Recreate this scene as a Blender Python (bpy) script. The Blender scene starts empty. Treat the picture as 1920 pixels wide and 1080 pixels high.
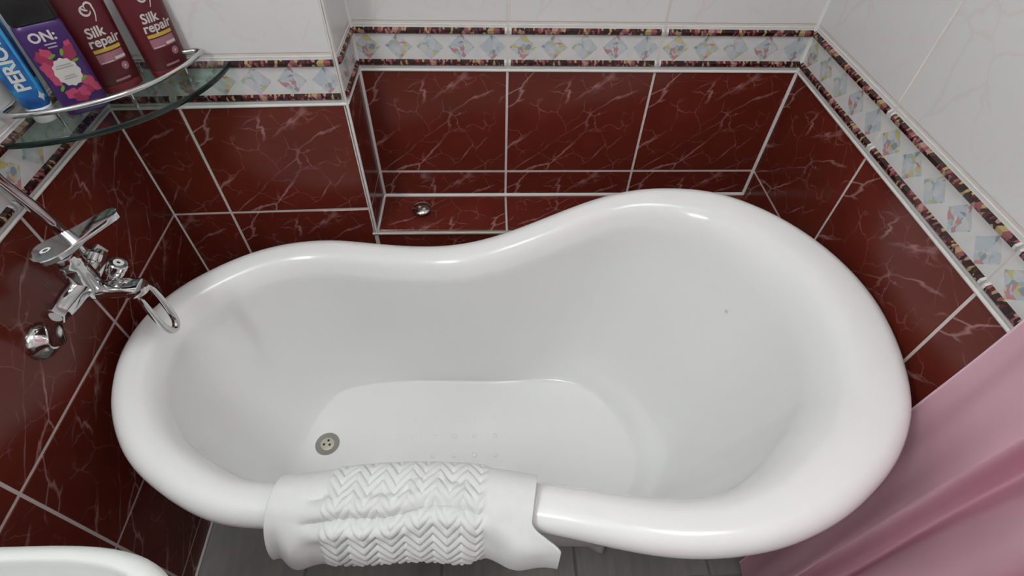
import bpy, bmesh, math, random
from mathutils import Vector, Matrix
import numpy as np
random.seed(7)

# ------------------------------------------------------------------ camera, light, exposure
FL = 0.871                                   # floor is z = 0; the red/white tile border starts at z = FL
scene = bpy.context.scene
COL = scene.collection
CAM = Vector((-0.040, -1.1262, 0.5512 + FL))
PITCH, YAW, ROLL, FPX = 0.8518, 0.0591, 0.0336, 981.4
fw = Vector((math.sin(YAW)*math.cos(PITCH), math.cos(YAW)*math.cos(PITCH), -math.sin(PITCH)))
rt = Vector((math.cos(YAW), -math.sin(YAW), 0))
up = rt.cross(fw)
r2 = math.cos(ROLL)*rt + math.sin(ROLL)*up
u2 = -math.sin(ROLL)*rt + math.cos(ROLL)*up
cd = bpy.data.cameras.new('camera'); cam = bpy.data.objects.new('camera', cd); COL.objects.link(cam)
cd.sensor_fit = 'HORIZONTAL'; cd.sensor_width = 36.0; cd.lens = 36.0*FPX/1920.0; cd.clip_start = 0.02
cam.matrix_world = Matrix(((r2.x, u2.x, -fw.x, CAM.x), (r2.y, u2.y, -fw.y, CAM.y), (r2.z, u2.z, -fw.z, CAM.z), (0, 0, 0, 1)))
scene.camera = cam

world = bpy.data.worlds.new('world'); scene.world = world; world.use_nodes = True
bg = world.node_tree.nodes.get('Background') or world.node_tree.nodes.new('ShaderNodeBackground')
bg.inputs[0].default_value = (0.8, 0.82, 0.85, 1); bg.inputs[1].default_value = 0.05
LAMP_POS = (0.05, -0.98); LAMP_STRENGTH = 13.0; FILL_STRENGTH = 88.0
vs = scene.view_settings
vs.view_transform = 'Standard'; vs.look = 'None'; vs.gamma = 1.0; vs.use_curve_mapping = False
vs.exposure = -0.50
CEIL = 2.50

# ------------------------------------------------------------------ helpers
def obj(name, me, m=None, parent=None, loc=None):
    o = bpy.data.objects.new(name, me); COL.objects.link(o)
    if m is not None and me is not None and not me.materials: me.materials.append(m)
    if parent is not None: o.parent = parent
    if loc is not None: o.location = loc
    return o
def thing(name, label, cat, loc=(0, 0, 0), rotz=0, group=None):
    o = bpy.data.objects.new(name, None); COL.objects.link(o)
    o.location = loc; o.rotation_euler = (0, 0, rotz); o.empty_display_size = .05
    o['label'] = label; o['category'] = cat
    if group: o['group'] = group
    return o
def tag(o, label, cat, group=None):
    o['label'] = label; o['category'] = cat
    if group: o['group'] = group
    return o
def pyd(name, v, f, smooth=False):
    me = bpy.data.meshes.new(name); me.from_pydata([tuple(a) for a in v], [], f); me.update()
    if smooth: me.polygons.foreach_set('use_smooth', [True]*len(me.polygons))
    return me
def smooth_angle(me, deg=40):
    me.polygons.foreach_set('use_smooth', [True]*len(me.polygons))
    try: me.set_sharp_from_angle(angle=math.radians(deg))
    except Exception: pass
    return me
def rings(name, R, closed=True, cap0=False, cap1=False, smooth=True):
    """loft a list of rings (equal point counts)"""
    n = len(R[0]); v = [p for r in R for p in r]; f = []
    for i in range(len(R)-1):
        for j in range(n if closed else n-1):
            k = (j+1) % n
            f.append((i*n+j, i*n+k, (i+1)*n+k, (i+1)*n+j))
    if cap0: f.append(tuple(range(n-1, -1, -1)))
    if cap1: f.append(tuple((len(R)-1)*n+j for j in range(n)))
    me = pyd(name, v, f, smooth)
    return me
def fixn(me):
    bm = bmesh.new(); bm.from_mesh(me); bmesh.ops.recalc_face_normals(bm, faces=bm.faces); bm.to_mesh(me); bm.free(); return me
def frame_of(d):
    d = Vector(d).normalized(); a = Vector((0, 0, 1)) if abs(d.z) < .9 else Vector((1, 0, 0))
    x = a.cross(d).normalized(); return x, d.cross(x), d
def tube(name, pts, r, seg=14, caps=True):
    """round bar along a polyline; r number or list"""
    P = [Vector(p) for p in pts]; rs = r if isinstance(r, (list, tuple)) else [r]*len(P)
    T = []
    for i in range(len(P)):
        T.append((P[min(i+1, len(P)-1)] - P[max(i-1, 0)]).normalized())
    x, y, _ = frame_of(T[0]); R = []
    for i, p in enumerate(P):
        if i:
            x = (x - T[i]*x.dot(T[i])).normalized(); y = T[i].cross(x)
        R.append([p + (x*math.cos(a) + y*math.sin(a))*rs[i] for a in [2*math.pi*k/seg for k in range(seg)]])
    return smooth_angle(fixn(rings(name, R, cap0=caps, cap1=caps)), 50)
def lathe(name, prof, axis=(0, 0, 1), origin=(0, 0, 0), seg=32, ang=40):
    x, y, d = frame_of(axis); o = Vector(origin)
    R = [[o + d*h + (x*math.cos(a) + y*math.sin(a))*max(r, 1e-5) for a in [2*math.pi*k/seg for k in range(seg)]] for r, h in prof]
    return smooth_angle(fixn(rings(name, R, cap0=True, cap1=True)), ang)
def box(name, lo, hi, bev=0.0, seg=2):
    bm = bmesh.new(); bmesh.ops.create_cube(bm, size=1)
    for v in bm.verts: v.co = Vector([lo[k] + (v.co[k]+.5)*(hi[k]-lo[k]) for k in range(3)])
    if bev: bmesh.ops.bevel(bm, geom=bm.edges[:], offset=bev, segments=seg, affect='EDGES', profile=.5)
    me = bpy.data.meshes.new(name); bm.to_mesh(me); bm.free()
    return smooth_angle(me, 35) if bev else me
def crom(P, t, closed=True):
    n = len(P); i = int(math.floor(t)); u = t - i
    if closed: q = [P[(i+k) % n] for k in (-1, 0, 1, 2)]
    else: q = [P[min(max(i+k, 0), n-1)] for k in (-1, 0, 1, 2)]
    a, b, c, d = [np.array(x, float) for x in q]
    return .5*((2*b) + (c-a)*u + (2*a-5*b+4*c-d)*u*u + (3*b-a-3*c+d)*u**3)
def sm(t):
    t = min(max(t, 0.0), 1.0); return t*t*(3-2*t)

# ------------------------------------------------------------------ materials
class NT:
    def __init__(s, name):
        s.m = bpy.data.materials.new(name); s.m.use_nodes = True; s.t = s.m.node_tree
        s.b = s.t.nodes.get('Principled BSDF'); s.out = s.t.nodes.get('Material Output')
    def n(s, kind, **k):
        nd = s.t.nodes.new(kind)
        for a, v in k.items(): setattr(nd, a, v)
        return nd
    def l(s, a, b): s.t.links.new(a, b)
    def math(s, op, a, b=None, c=None):
        nd = s.n('ShaderNodeMath', operation=op)
        for i, v in enumerate((a, b, c)):
            if v is None: continue
            if isinstance(v, (int, float)): nd.inputs[i].default_value = v
            else: s.l(v, nd.inputs[i])
        return nd.outputs[0]
    def ramp(s, fac, stops, interp='LINEAR'):
        nd = s.n('ShaderNodeValToRGB'); cr = nd.color_ramp; cr.interpolation = interp
        while len(cr.elements) < len(stops): cr.elements.new(.5)
        for e, (p, c) in zip(cr.elements, stops):
            e.position = p; e.color = (*c, 1) if len(c) == 3 else c
        s.l(fac, nd.inputs[0]); return nd.outputs[0]
    def mix(s, fac, a, b):
        nd = s.n('ShaderNodeMix', data_type='RGBA')
        for i, v in ((0, fac), (6, a), (7, b)):
            if isinstance(v, (int, float)): nd.inputs[i].default_value = v
            elif isinstance(v, tuple): nd.inputs[i].default_value = (*v, 1)
            else: s.l(v, nd.inputs[i])
        return nd.outputs[2]
    def noise(s, vec, scale, detail=3, rough=.5):
        nd = s.n('ShaderNodeTexNoise'); nd.inputs['Scale'].default_value = scale; nd.inputs['Detail'].default_value = detail
        nd.inputs['Roughness'].default_value = rough
        if vec is not None: s.l(vec, nd.inputs['Vector'])
        return nd
    def uv(s): return s.n('ShaderNodeTexCoord').outputs['UV']
    def ob(s): return s.n('ShaderNodeTexCoord').outputs['Object']
    def set(s, **k):
        for a, v in k.items():
            i = s.b.inputs[a.replace('_', ' ')]
            if isinstance(v, (int, float)): i.default_value = v
            elif isinstance(v, tuple): i.default_value = (*v, 1)
            else: s.l(v, i)
        return s
def plain(name, c, rough=.5, metal=0.0, var=.06, scale=30, spec=.5, coat=0):
    a = NT(name); ns = a.noise(a.ob(), scale)
    d = tuple(x*(1-var) for x in c)
    a.set(Base_Color=a.mix(ns.outputs[0], d, c), Roughness=rough, Metallic=metal, Specular_IOR_Level=spec, Coat_Weight=coat, Coat_Roughness=.05)
    return a.m

def veins(a, uv, scale, off, width, seed_scale, dist=.25):
    mp = a.n('ShaderNodeMapping'); mp.inputs['Location'].default_value = (off, off*1.7, off*.3); a.l(uv, mp.inputs[0])
    ns = a.noise(mp.outputs[0], seed_scale, 4, .6)
    sub = a.n('ShaderNodeVectorMath', operation='SUBTRACT'); a.l(ns.outputs['Color'], sub.inputs[0]); sub.inputs[1].default_value = (.5, .5, .5)
    sc = a.n('ShaderNodeVectorMath', operation='SCALE'); a.l(sub.outputs[0], sc.inputs[0]); sc.inputs['Scale'].default_value = dist
    ad = a.n('ShaderNodeVectorMath', operation='ADD'); a.l(mp.outputs[0], ad.inputs[0]); a.l(sc.outputs[0], ad.inputs[1])
    vo = a.n('ShaderNodeTexVoronoi', feature='DISTANCE_TO_EDGE'); vo.inputs['Scale'].default_value = scale; a.l(ad.outputs[0], vo.inputs['Vector'])
    line = a.math('SUBTRACT', 1.0, a.math('MINIMUM', a.math('DIVIDE', vo.outputs['Distance'], width), 1.0))
    brk = a.noise(mp.outputs[0], seed_scale*1.6, 2)
    msk = a.math('MULTIPLY', a.math('MINIMUM', a.math('MAXIMUM', a.math('MULTIPLY', a.math('SUBTRACT', brk.outputs[0], .44), 7.0), 0.0), 1.0), 1.0)
    return a.math('MULTIPLY', line, msk)
def red_tile():
    a = NT('red_marble_glaze'); uv = a.uv()
    mr = a.n('ShaderNodeMapping'); mr.inputs['Rotation'].default_value = (0, 0, .70); a.l(uv, mr.inputs[0])
    mp = a.n('ShaderNodeMapping'); mp.inputs['Scale'].default_value = (.42, 1.25, 1); a.l(mr.outputs[0], mp.inputs[0])
    v1 = veins(a, mp.outputs[0], 3.9, 2.3, .034, 3.0, .20)
    v2 = veins(a, uv, 5.2, 5.1, .024, 3.6, .16)
    cl = a.noise(uv, 3.0, 3)
    base = a.mix(a.math('MULTIPLY', cl.outputs[0], 1.0), (.095, .0125, .0075), (.165, .027, .0165))
    k = a.math('MINIMUM', a.math('ADD', a.math('MULTIPLY', v1, .75), a.math('MULTIPLY', v2, .30)), 1.0)
    a.set(Base_Color=a.mix(k, base, (.44, .24, .22)), Roughness=.20, Specular_IOR_Level=.30)
    return a.m
def white_tile():
    a = NT('white_marble_glaze'); uv = a.uv()
    v1 = veins(a, uv, 3.0, 1.3, .035, 2.4)
    a.set(Base_Color=a.mix(a.math('MULTIPLY', v1, .22), (.71, .70, .695), (.62, .44, .42)), Roughness=.24, Specular_IOR_Level=.45)
    return a.m
def border_tile():
    a = NT('border_print'); uv = a.uv(); s = a.n('ShaderNodeSeparateXYZ'); a.l(uv, s.inputs[0])
    U, V = s.outputs[0], s.outputs[1]                       # U one per tile width, V in tile widths
    BH = BAND/TW
    # field with faint grey blotches
    nb = a.noise(uv, 14, 3)
    base = a.mix(nb.outputs[0], (.58, .58, .575), (.72, .715, .71))
    # five printed lozenges
    fu = a.math('SUBTRACT', a.math('FRACT', a.math('MULTIPLY', U, 5.0)), .5)
    du = a.math('MULTIPLY', a.math('ABSOLUTE', fu), 1/5.0)
    dv = a.math('ABSOLUTE', a.math('SUBTRACT', V, BH*.50))
    wob = a.noise(uv, 22, 2)
    d = a.math('ADD', a.math('ADD', du, a.math('MULTIPLY', dv, 1.0)), a.math('MULTIPLY', a.math('SUBTRACT', wob.outputs[0], .5), .014))
    dm = a.math('LESS_THAN', d, .086)
    sc = a.n('ShaderNodeMapping'); sc.inputs['Scale'].default_value = (1, 1.0, 1); sc.inputs['Rotation'].default_value = (0, 0, .6); a.l(uv, sc.inputs[0])
    nn = a.noise(sc.outputs[0], 16, 2)
    ad = a.n('ShaderNodeVectorMath', operation='MULTIPLY_ADD'); a.l(nn.outputs['Color'], ad.inputs[0]); ad.inputs[1].default_value = (.09, .09, 0); a.l(sc.outputs[0], ad.inputs[2])
    vo = a.n('ShaderNodeTexVoronoi', feature='F1'); vo.inputs['Scale'].default_value = 40; a.l(ad.outputs[0], vo.inputs['Vector'])
    cs = a.n('ShaderNodeSeparateColor'); a.l(vo.outputs['Color'], cs.inputs[0])
    pc = a.ramp(cs.outputs[0], [(0, (.45, .50, .56)), (.30, (.50, .54, .59)), (.48, (.58, .57, .57)), (.58, (.50, .17, .20)), (.66, (.33, .42, .38)), (.76, (.52, .47, .14)), (.84, (.45, .52, .57)), (.92, (.22, .26, .31))], 'CONSTANT')
    col = a.mix(a.math('MULTIPLY', dm, .85), base, pc)
    # the two rope mouldings
    def rope(lo, hi, sd):
        m_ = a.math('MULTIPLY', a.math('MULTIPLY', a.math('GREATER_THAN', V, lo), a.math('LESS_THAN', V, hi)), a.math('LESS_THAN', a.math('ABSOLUTE', a.math('SUBTRACT', U, .5)), .478))
        mp = a.n('ShaderNodeMapping'); mp.inputs['Scale'].default_value = (1, .7, 1); mp.inputs['Rotation'].default_value = (0, 0, .5); mp.inputs['Location'].default_value = (sd, 0, 0); a.l(uv, mp.inputs[0])
        v_ = a.n('ShaderNodeTexVoronoi', feature='F1'); v_.inputs['Scale'].default_value = 62; a.l(mp.outputs[0], v_.inputs['Vector'])
        c_ = a.n('ShaderNodeSeparateColor'); a.l(v_.outputs['Color'], c_.inputs[0])
        rc = a.ramp(c_.outputs[0], [(0, (.020, .004, .004)), (.34, (.085, .010, .014)), (.52, (.24, .07, .08)), (.66, (.03, .012, .006)), (.80, (.36, .20, .17)), (.91, (.36, .27, .11))], 'CONSTANT')
        return m_, rc
    for lo, hi, sd in ((.027, .068, 0.0), (BH-.072, BH-.028, 3.3)):
        m_, rc = rope(lo, hi, sd); col = a.mix(m_, col, rc)
    a.set(Base_Color=col, Roughness=.25, Specular_IOR_Level=.45)
    return a.m
TW, TH, BAND = .33, .2711, .0993
M = {}
M['red'] = red_tile(); M['white'] = white_tile(); M['border'] = border_tile()
M['grout'] = plain('grout', (.74, .67, .63), .85, var=.15, scale=60)
M['grout_white'] = plain('white_grout', (.66, .64, .62), .8, var=.1, scale=60)
M['bead'] = plain('silicone_bead', (.78, .77, .75), .5, var=.08, scale=40)
M['acrylic'] = plain('white_acrylic', (.90, .90, .90), .16, var=.010, scale=4, spec=.5)
M['ceramic'] = plain('white_ceramic', (.66, .67, .655), .12, var=.02, scale=5)
M['chrome'] = plain('chrome', (.64, .64, .64), .09, 1.0, var=.05, scale=20)
M['satin'] = plain('satin_metal', (.60, .59, .55), .35, 1.0, var=.1, scale=50)
M['drain'] = plain('drain_ring', (.33, .32, .29), .45, .3, var=.15, scale=80)
M['drain2'] = plain('drain_grid', (.62, .59, .48), .4, .2, var=.2, scale=120)
M['dark'] = plain('dark_hole', (.03, .028, .025), .7, var=.2)
M['paint'] = plain('ceiling_paint', (.88, .88, .87), .9, var=.03)
M['alu'] = plain('edge_trim', (.50, .46, .41), .45, .35, var=.12, scale=60)
M['foot'] = plain('foot_enamel', (.62, .60, .60), .35, var=.08)

def floor_mat():
    a = NT('grey_floor_tile'); o = a.n('ShaderNodeTexCoord').outputs['UV']
    mp = a.n('ShaderNodeMapping'); mp.inputs['Scale'].default_value = (6, 1.0, 1); a.l(o, mp.inputs[0])
    n1 = a.noise(mp.outputs[0], 3, 6, .6); n2 = a.noise(o, 3, 4)
    c = a.mix(n1.outputs[0], (.20, .195, .185), (.46, .45, .43))
    a.set(Base_Color=a.mix(a.math('MULTIPLY', n2.outputs[0], .5), c, (.30, .285, .27)), Roughness=.4)
    return a.m
M['floor'] = floor_mat()
M['floor_grout'] = plain('floor_grout', (.30, .27, .26), .9, var=.15)

def glass_mat():
    a = NT('green_glass'); t = a.n('ShaderNodeBsdfTransparent'); t.inputs[0].default_value = (.80, .90, .85, 1)
    g = a.n('ShaderNodeBsdfGlossy'); g.inputs['Roughness'].default_value = .02
    fr = a.n('ShaderNodeFresnel'); fr.inputs[0].default_value = 1.5
    gi = a.n('ShaderNodeNewGeometry'); a.l(a.math('SUBTRACT', 1.5, a.math('MULTIPLY', gi.outputs['Backfacing'], 1.5-1/1.5)), fr.inputs[0])
    mx = a.n('ShaderNodeMixShader'); a.l(fr.outputs[0], mx.inputs[0]); a.l(t.outputs[0], mx.inputs[1]); a.l(g.outputs[0], mx.inputs[2])
    a.l(mx.outputs[0], a.out.inputs[0]); return a.m
M['glass'] = glass_mat()
M['glass_edge'] = plain('glass_edge', (.010, .022, .018), .08, var=.1)
def curtain_mat():
    a = NT('pink_curtain'); ns = a.noise(a.ob(), 6, 4)
    c = a.mix(ns.outputs[0], (.97, .56, .69), (.98, .61, .73))
    d = a.n('ShaderNodeBsdfDiffuse'); tr = a.n('ShaderNodeBsdfTranslucent'); tp = a.n('ShaderNodeBsdfTransparent')
    a.l(c, d.inputs[0]); tr.inputs[0].default_value = (.95, .26, .47, 1); tp.inputs[0].default_value = (.95, .62, .72, 1)
    gl = a.n('ShaderNodeBsdfGlossy'); gl.inputs['Roughness'].default_value = .35; gl.inputs[0].default_value = (.9, .85, .87, 1)
    m1 = a.n('ShaderNodeMixShader'); m1.inputs[0].default_value = .20; a.l(d.outputs[0], m1.inputs[1]); a.l(tr.outputs[0], m1.inputs[2])
    m2 = a.n('ShaderNodeMixShader'); m2.inputs[0].default_value = .09; a.l(m1.outputs[0], m2.inputs[1]); a.l(tp.outputs[0], m2.inputs[2])
    m3 = a.n('ShaderNodeMixShader'); m3.inputs[0].default_value = .06; a.l(m2.outputs[0], m3.inputs[1]); a.l(gl.outputs[0], m3.inputs[2])
    a.l(m3.outputs[0], a.out.inputs[0]); return a.m
M['curtain'] = curtain_mat()
def towel_mat():
    a = NT('white_terry'); ns = a.noise(a.ob(), 900, 2); n2 = a.noise(a.ob(), 60, 3)
    bp = a.n('ShaderNodeBump'); bp.inputs['Strength'].default_value = .35; bp.inputs['Distance'].default_value = .001; a.l(ns.outputs[0], bp.inputs['Height'])
    a.set(Base_Color=a.mix(n2.outputs[0], (.76, .77, .77), (.82, .825, .82)), Roughness=.95, Specular_IOR_Level=.1, Normal=bp.outputs[0], Sheen_Weight=.2)
    return a.m
M['towel'] = towel_mat()

# ------------------------------------------------------------------ the room shell
def struct(name, me, m):
    o = obj(name, me, m); o['kind'] = 'structure'; return o
_tiles = {}
GAP = .0055
def tile_mesh(w, h, uo, vo, mat, key):
    k = (round(w, 4), round(h, 4), round(uo, 4), round(vo, 4), key)
    if k in _tiles: return _tiles[k]
    t, c = .006, .0012; g = GAP/2
    x0, x1, z0, z1 = g, w-g, g, h-g
    v = []; f = []
    if key == 'border':
        pr = [(z0, 0), (z0, .0055), (.006, .006), (.0085, .0075), (.0125, .0115), (.0185, .0115), (.0225, .006), (h-.024, .006), (h-.020, .0115), (h-.0135, .0125), (h-.0090, .0070), (h-.0065, .0066), (h-.0035, .0066), (z1, .0055), (z1, 0)]
        for x in (x0, x1):
            for z, d in pr: v.append((x, d, z))
        n = len(pr)
        for i in range(n-1): f.append((i, i+1, n+i+1, n+i))
        f.append(tuple(range(n-1, -1, -1))); f.append(tuple(range(n, 2*n)))
    else:
        for d, i in ((0, 0), (t-c, 0), (t, c)):
            v += [(x0+i, d, z0+i), (x1-i, d, z0+i), (x1-i, d, z1-i), (x0+i, d, z1-i)]
        for b in (0, 4):
            for i in range(4): j = (i+1) % 4; f.append((b+i, b+j, b+4+j, b+4+i))
        f.append((8, 9, 10, 11))
    me = pyd(key+'_tile', v, f)
    uvl = me.uv_layers.new(name='UVMap')
    for lp in me.loops:
        co = me.vertices[lp.vertex_index].co; uvl.data[lp.index].uv = ((co.x+uo)/TW, (co.z+vo)/TW)
    fixn(me); me.materials.append(mat); _tiles[k] = me
    return me
def rot_for(u, n):
    u = Vector(u).normalized(); n = Vector(n).normalized(); z = u.cross(n)
    return Matrix((u, n, z)).transposed()
def put_tile(parent, name, me, o, u, n, joff=0):
    ob = obj(name, me, None, parent)
    R = rot_for(u, n).to_4x4(); ob.matrix_world = Matrix.Translation(o) @ R
    return ob
def tiled_wall(name, O, u, n, length, joints, rows, slab=.05, uflip=False):
    """O: foot of the wall's left end seen from the room; u runs to the right, n into the room; z absolute"""
    u = Vector(u).normalized(); n = Vector(n).normalized(); O = Vector(O)
    z0 = min(r[0] for r in rows); z1 = max(r[1] for r in rows)
    def P(a, d, z): return O + u*a + n*d + Vector((0, 0, z))
    v = [P(a, d, z) for d in (.0047, -slab) for a, z in ((0, z0), (length, z0), (length, z1), (0, z1))]
    w = struct(name, fixn(pyd(name, v, [(0, 1, 2, 3), (7, 6, 5, 4), (0, 4, 5, 1), (1, 5, 6, 2), (2, 6, 7, 3), (3, 7, 4, 0)])), M['grout'])
    js = [0.0] + [j for j in joints if .008 < j < length-.008] + [length]
    for r in rows:
        kind = r[2]
        for a, b in zip(js[:-1], js[1:]):
            # print starts where the whole tile would start
            uo = 0.0
            if b-a < TW-.01 and abs(a) < 1e-6 and len(js) > 2: uo = TW-(b-a)
            me = tile_mesh(b-a, r[1]-r[0], uo, r[3] if len(r) > 3 else 0.0, M[kind], kind)
            put_tile(w, kind+'_tile', me, P(a, 0.0, r[0]), u, Vector(n))
    return w
# tile_mesh faces +y in its own frame: x=u, y=n, z=up.  u x n must be +z or the frame mirrors -> use u to the LEFT when needed
def grid(first, length):
    j = []; a = first
    while a < length: j.append(a); a += TW
    return j
LEDGE = FL-.3485
RED = [(FL-TH, FL, 'red'), (FL-2*TH, FL-TH, 'red'), (FL-3*TH, FL-2*TH, 'red'), (0.0, FL-3*TH, 'red', .21)]
UPP = [(FL, FL+BAND, 'border')]
z = FL+BAND
while z < CEIL-.02:
    UPP.append((z, min(z+TH, CEIL), 'white')); z += TH
ROWS = RED+UPP
NICHE = [(FL-TH, FL, 'red'), (LEDGE, FL-TH, 'red', .19)]+UPP
# corner points of the plan
A = Vector((-.33, 0, 0)); Bc = Vector((.66, 0, 0)); Cc = Vector((-.33, -.1452, 0)); D = Vector((-.782, -.1643, 0))
la = .025; dl = Vector((math.sin(la), -math.cos(la), 0)); nl = Vector((math.cos(la), math.sin(la), 0))
REAR = -2.15
# frames need u x n = +z: n = z x u.  For a wall facing -y, u must be -x.
tiled_wall('wall_back', Bc, (-1, 0, 0), (0, -1, 0), .99, [.33, .66], NICHE)
tiled_wall('wall_alcove', A, (0, -1, 0), (1, 0, 0), .1452, [], NICHE, slab=.04)
fd = (D-Cc); flen = fd.length
tiled_wall('wall_corner', Cc, fd, Vector((0, 0, 1)).cross(fd), flen, [.319], ROWS)
llen = (REAR-D.y)/dl.y
tiled_wall('wall_left', D, dl, nl, llen, grid(.3193, llen), ROWS)
tiled_wall('wall_right', Vector((.66, REAR, 0)), (0, 1, 0), (-1, 0, 0), -REAR, sorted([-REAR-.33*k for k in range(1, 7)]), ROWS)
EL = D+dl*llen
tiled_wall('wall_rear', Vector((EL.x, REAR, 0)), (1, 0, 0), (0, 1, 0), .66-EL.x, grid(.25, .66-EL.x), ROWS)
# ledge under the alcove: front face, top
lf = tiled_wall('wall_ledge', Vector((.66, -.1452, 0)), (-1, 0, 0), (0, -1, 0), .99, [.33, .66], [(FL-2*TH, LEDGE-.004, 'red'), (FL-3*TH, FL-2*TH, 'red'), (0.0, FL-3*TH, 'red', .21)], slab=.10)
lt = struct('trim_1', box('ledge_top', (-.33, -.1452, LEDGE-.03), (.66, 0, LEDGE-.006)), M['grout'])
for k in range(3):
    me = tile_mesh(.33, .1452, 0, .1, M['red'], 'red')
    put_tile(lt, 'red_tile', me, (-.33+.33*k, -.1452, LEDGE-.006), (1, 0, 0), (0, 0, 1)).matrix_world = \
        Matrix.Translation((-.33+.33*k, 0, LEDGE-.006)) @ Matrix(((1, 0, 0, 0), (0, 0, -1, 0), (0, 1, 0, 0), (0, 0, 0, 1)))
# metal nosing and white silicone beads along the corners
def trim(k, a, b, m, r=.0045):
    struct('trim_%d' % k, tube('bead', [a, b], r, 8), M[m])
trim(2, (-.335, -.1505, LEDGE-.004), (.655, -.1505, LEDGE-.004), 'alu', .0045)
trim(3, (-.322, -.0065, LEDGE+.001), (.652, -.0065, LEDGE+.001), 'bead', .0055)
trim(4, (-.3235, -.0065, LEDGE), (-.3235, -.0065, FL), 'bead', .0048)
trim(5, (.6535, -.0065, LEDGE), (.6535, -.0065, CEIL-.01), 'bead', .0050)
trim(6, (-.3235, -.0065, FL), (-.3235, -.0065, CEIL-.01), 'bead', .0050)
trim(7, (-.3235, -.148, LEDGE), (-.3235, -.004, LEDGE), 'bead', .0042)
trim(8, (-.325, -.1502, 0.01), (-.325, -.1502, FL), 'bead', .0030)
trim(9, (-.3265, -.1490, FL), (-.3265, -.1490, CEIL-.01), 'grout_white', .0030)
trim(10, D+nl*.006+Vector((0, -.006, .01)), D+nl*.006+Vector((0, -.006, CEIL-.01)), 'bead', .0030)
trim(11, (.6535, -.0065, FL-.001), (.6535, -1.7, FL-.001), 'bead', .0032)
trim(12, (-.322, -.0065, FL-.001), (.652, -.0065, FL-.001), 'bead', .0034)
trim(13, (-.325, -.1505, FL-.001), (D.x+.008, D.y-.0065, FL-.001), 'bead', .0034)
trim(14, D+nl*.0065+dl*.01+Vector((0, 0, FL-.001)), D+nl*.0065+dl*1.6+Vector((0, 0, FL-.001)), 'bead', .0030)
trim(15, (-.3235, -.148, FL-.001), (-.3235, -.004, FL-.001), 'bead', .0034)
# floor and ceiling
fl = struct('floor', box('floor', (-.86, REAR-.05, -.08), (.72, .05, -.006)), M['floor_grout'])
for i in range(5):
    for j in range(7):
        x = -.83+.33*i; y = -2.15+.33*j
        me = tile_mesh(.33, .33, 0, 0, M['floor'], 'floor')
        t = put_tile(fl, 'floor_tile', me, (0, 0, 0), (1, 0, 0), (0, -1, 0))
        t.matrix_world = Matrix.Translation((x, y+.33, -.006)) @ Matrix(((1, 0, 0, 0), (0, 0, -1, 0), (0, 1, 0, 0), (0, 0, 0, 1)))
struct('ceiling', box('ceiling', (-.86, REAR-.05, CEIL), (.72, .05, CEIL+.05)), M['paint'])
# floor joint along the left wall
trim(16, D+nl*.009+dl*.02+Vector((0, 0, .003)), D+nl*.009+dl*1.9+Vector((0, 0, .003)), 'bead', .0035)

# ceiling lamp
lamp = thing('ceiling_lamp', 'round white ceiling lamp above the bathtub', 'lamp', (LAMP_POS[0], LAMP_POS[1], CEIL))
obj('base', lathe('base', [(.30, 0), (.30, -.02), (.285, -.03)]), M['paint'], lamp)
em = NT('lamp_diffuser'); em.set(Base_Color=(.9, .9, .9), Emission_Color=(.955, 1.0, .985), Emission_Strength=LAMP_STRENGTH)
obj('diffuser', lathe('diffuser', [(.28, -.028), (.27, -.05), (.21, -.075), (.11, -.09), (0, -.095)]), em.m, lamp)

# added fill lamp above the washbasin, out of the frame, evens out the light
mb_ = thing('fill_lamp', 'white tube fill lamp added on the left wall above the washbasin', 'lamp', (-.752, -1.30, 1.92))
obj('base', box('base', (-.012, -.26, -.03), (.012, .26, .03), .006), M['paint'], mb_)
em2 = NT('fill_diffuser'); em2.set(Base_Color=(.9, .9, .9), Emission_Color=(.955, 1.0, .985), Emission_Strength=FILL_STRENGTH)
obj('diffuser', tube('diffuser', [(.045, -.25, 0), (.045, .25, 0)], .03, 20), em2.m, mb_)

# ------------------------------------------------------------------ bathtub
RIM = [(-0.684,-0.649),(-0.707,-0.584),(-0.715,-0.523),(-0.704,-0.458),(-0.672,-0.399),(-0.626,-0.352),(-0.564,-0.306),(-0.494,-0.278),(-0.405,-0.267),(-0.309,-0.281),(-0.209,-0.300),(-0.121,-0.309),(-0.033,-0.301),(0.064,-0.272),(0.161,-0.239),(0.242,-0.220),(0.319,-0.221),(0.402,-0.242),(0.457,-0.270),(0.507,-0.313),(0.551,-0.365),(0.587,-0.427),(0.609,-0.488),(0.619,-0.552),(0.615,-0.619),(0.601,-0.681),(0.581,-0.736),(0.560,-0.771),(0.533,-0.804),(0.503,-0.833),(0.458,-0.865),(0.410,-0.892),(0.351,-0.912),(0.299,-0.920),(0.234,-0.920),(0.169,-0.908),(0.099,-0.887),(0.030,-0.867),(-0.061,-0.855),(-0.186,-0.847),(-0.311,-0.842),(-0.393,-0.837),(-0.448,-0.831),(-0.496,-0.815),(-0.553,-0.784),(-0.606,-0.748),(-0.644,-0.709)]
FLO = [(-.518,-.625),(-.524,-.558),(-.505,-.479),(-.47,-.406),(-.426,-.373),(-.282,-.354),(-.075,-.358),(.074,-.361),(.161,-.383),(.23,-.424),(.276,-.504),(.302,-.578),(.295,-.646),(.265,-.69),(.2,-.735),(.1,-.755),(-.05,-.76),(-.25,-.755),(-.4,-.745),(-.475,-.705)]
KEYS = [(2, 1), (7, 4), (11, 6), (16, 8), (23, 11), (30, 13), (34, 14.5), (39, 16.6), (43, 18.7), (49, 21)]
def rim_z(x): return FL-.30+.135*sm((x+.35)/.95)
NR = len(RIM); NS = 200
ZF = FL-.72
def rim_at(t): return crom(RIM, t % NR)
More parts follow.
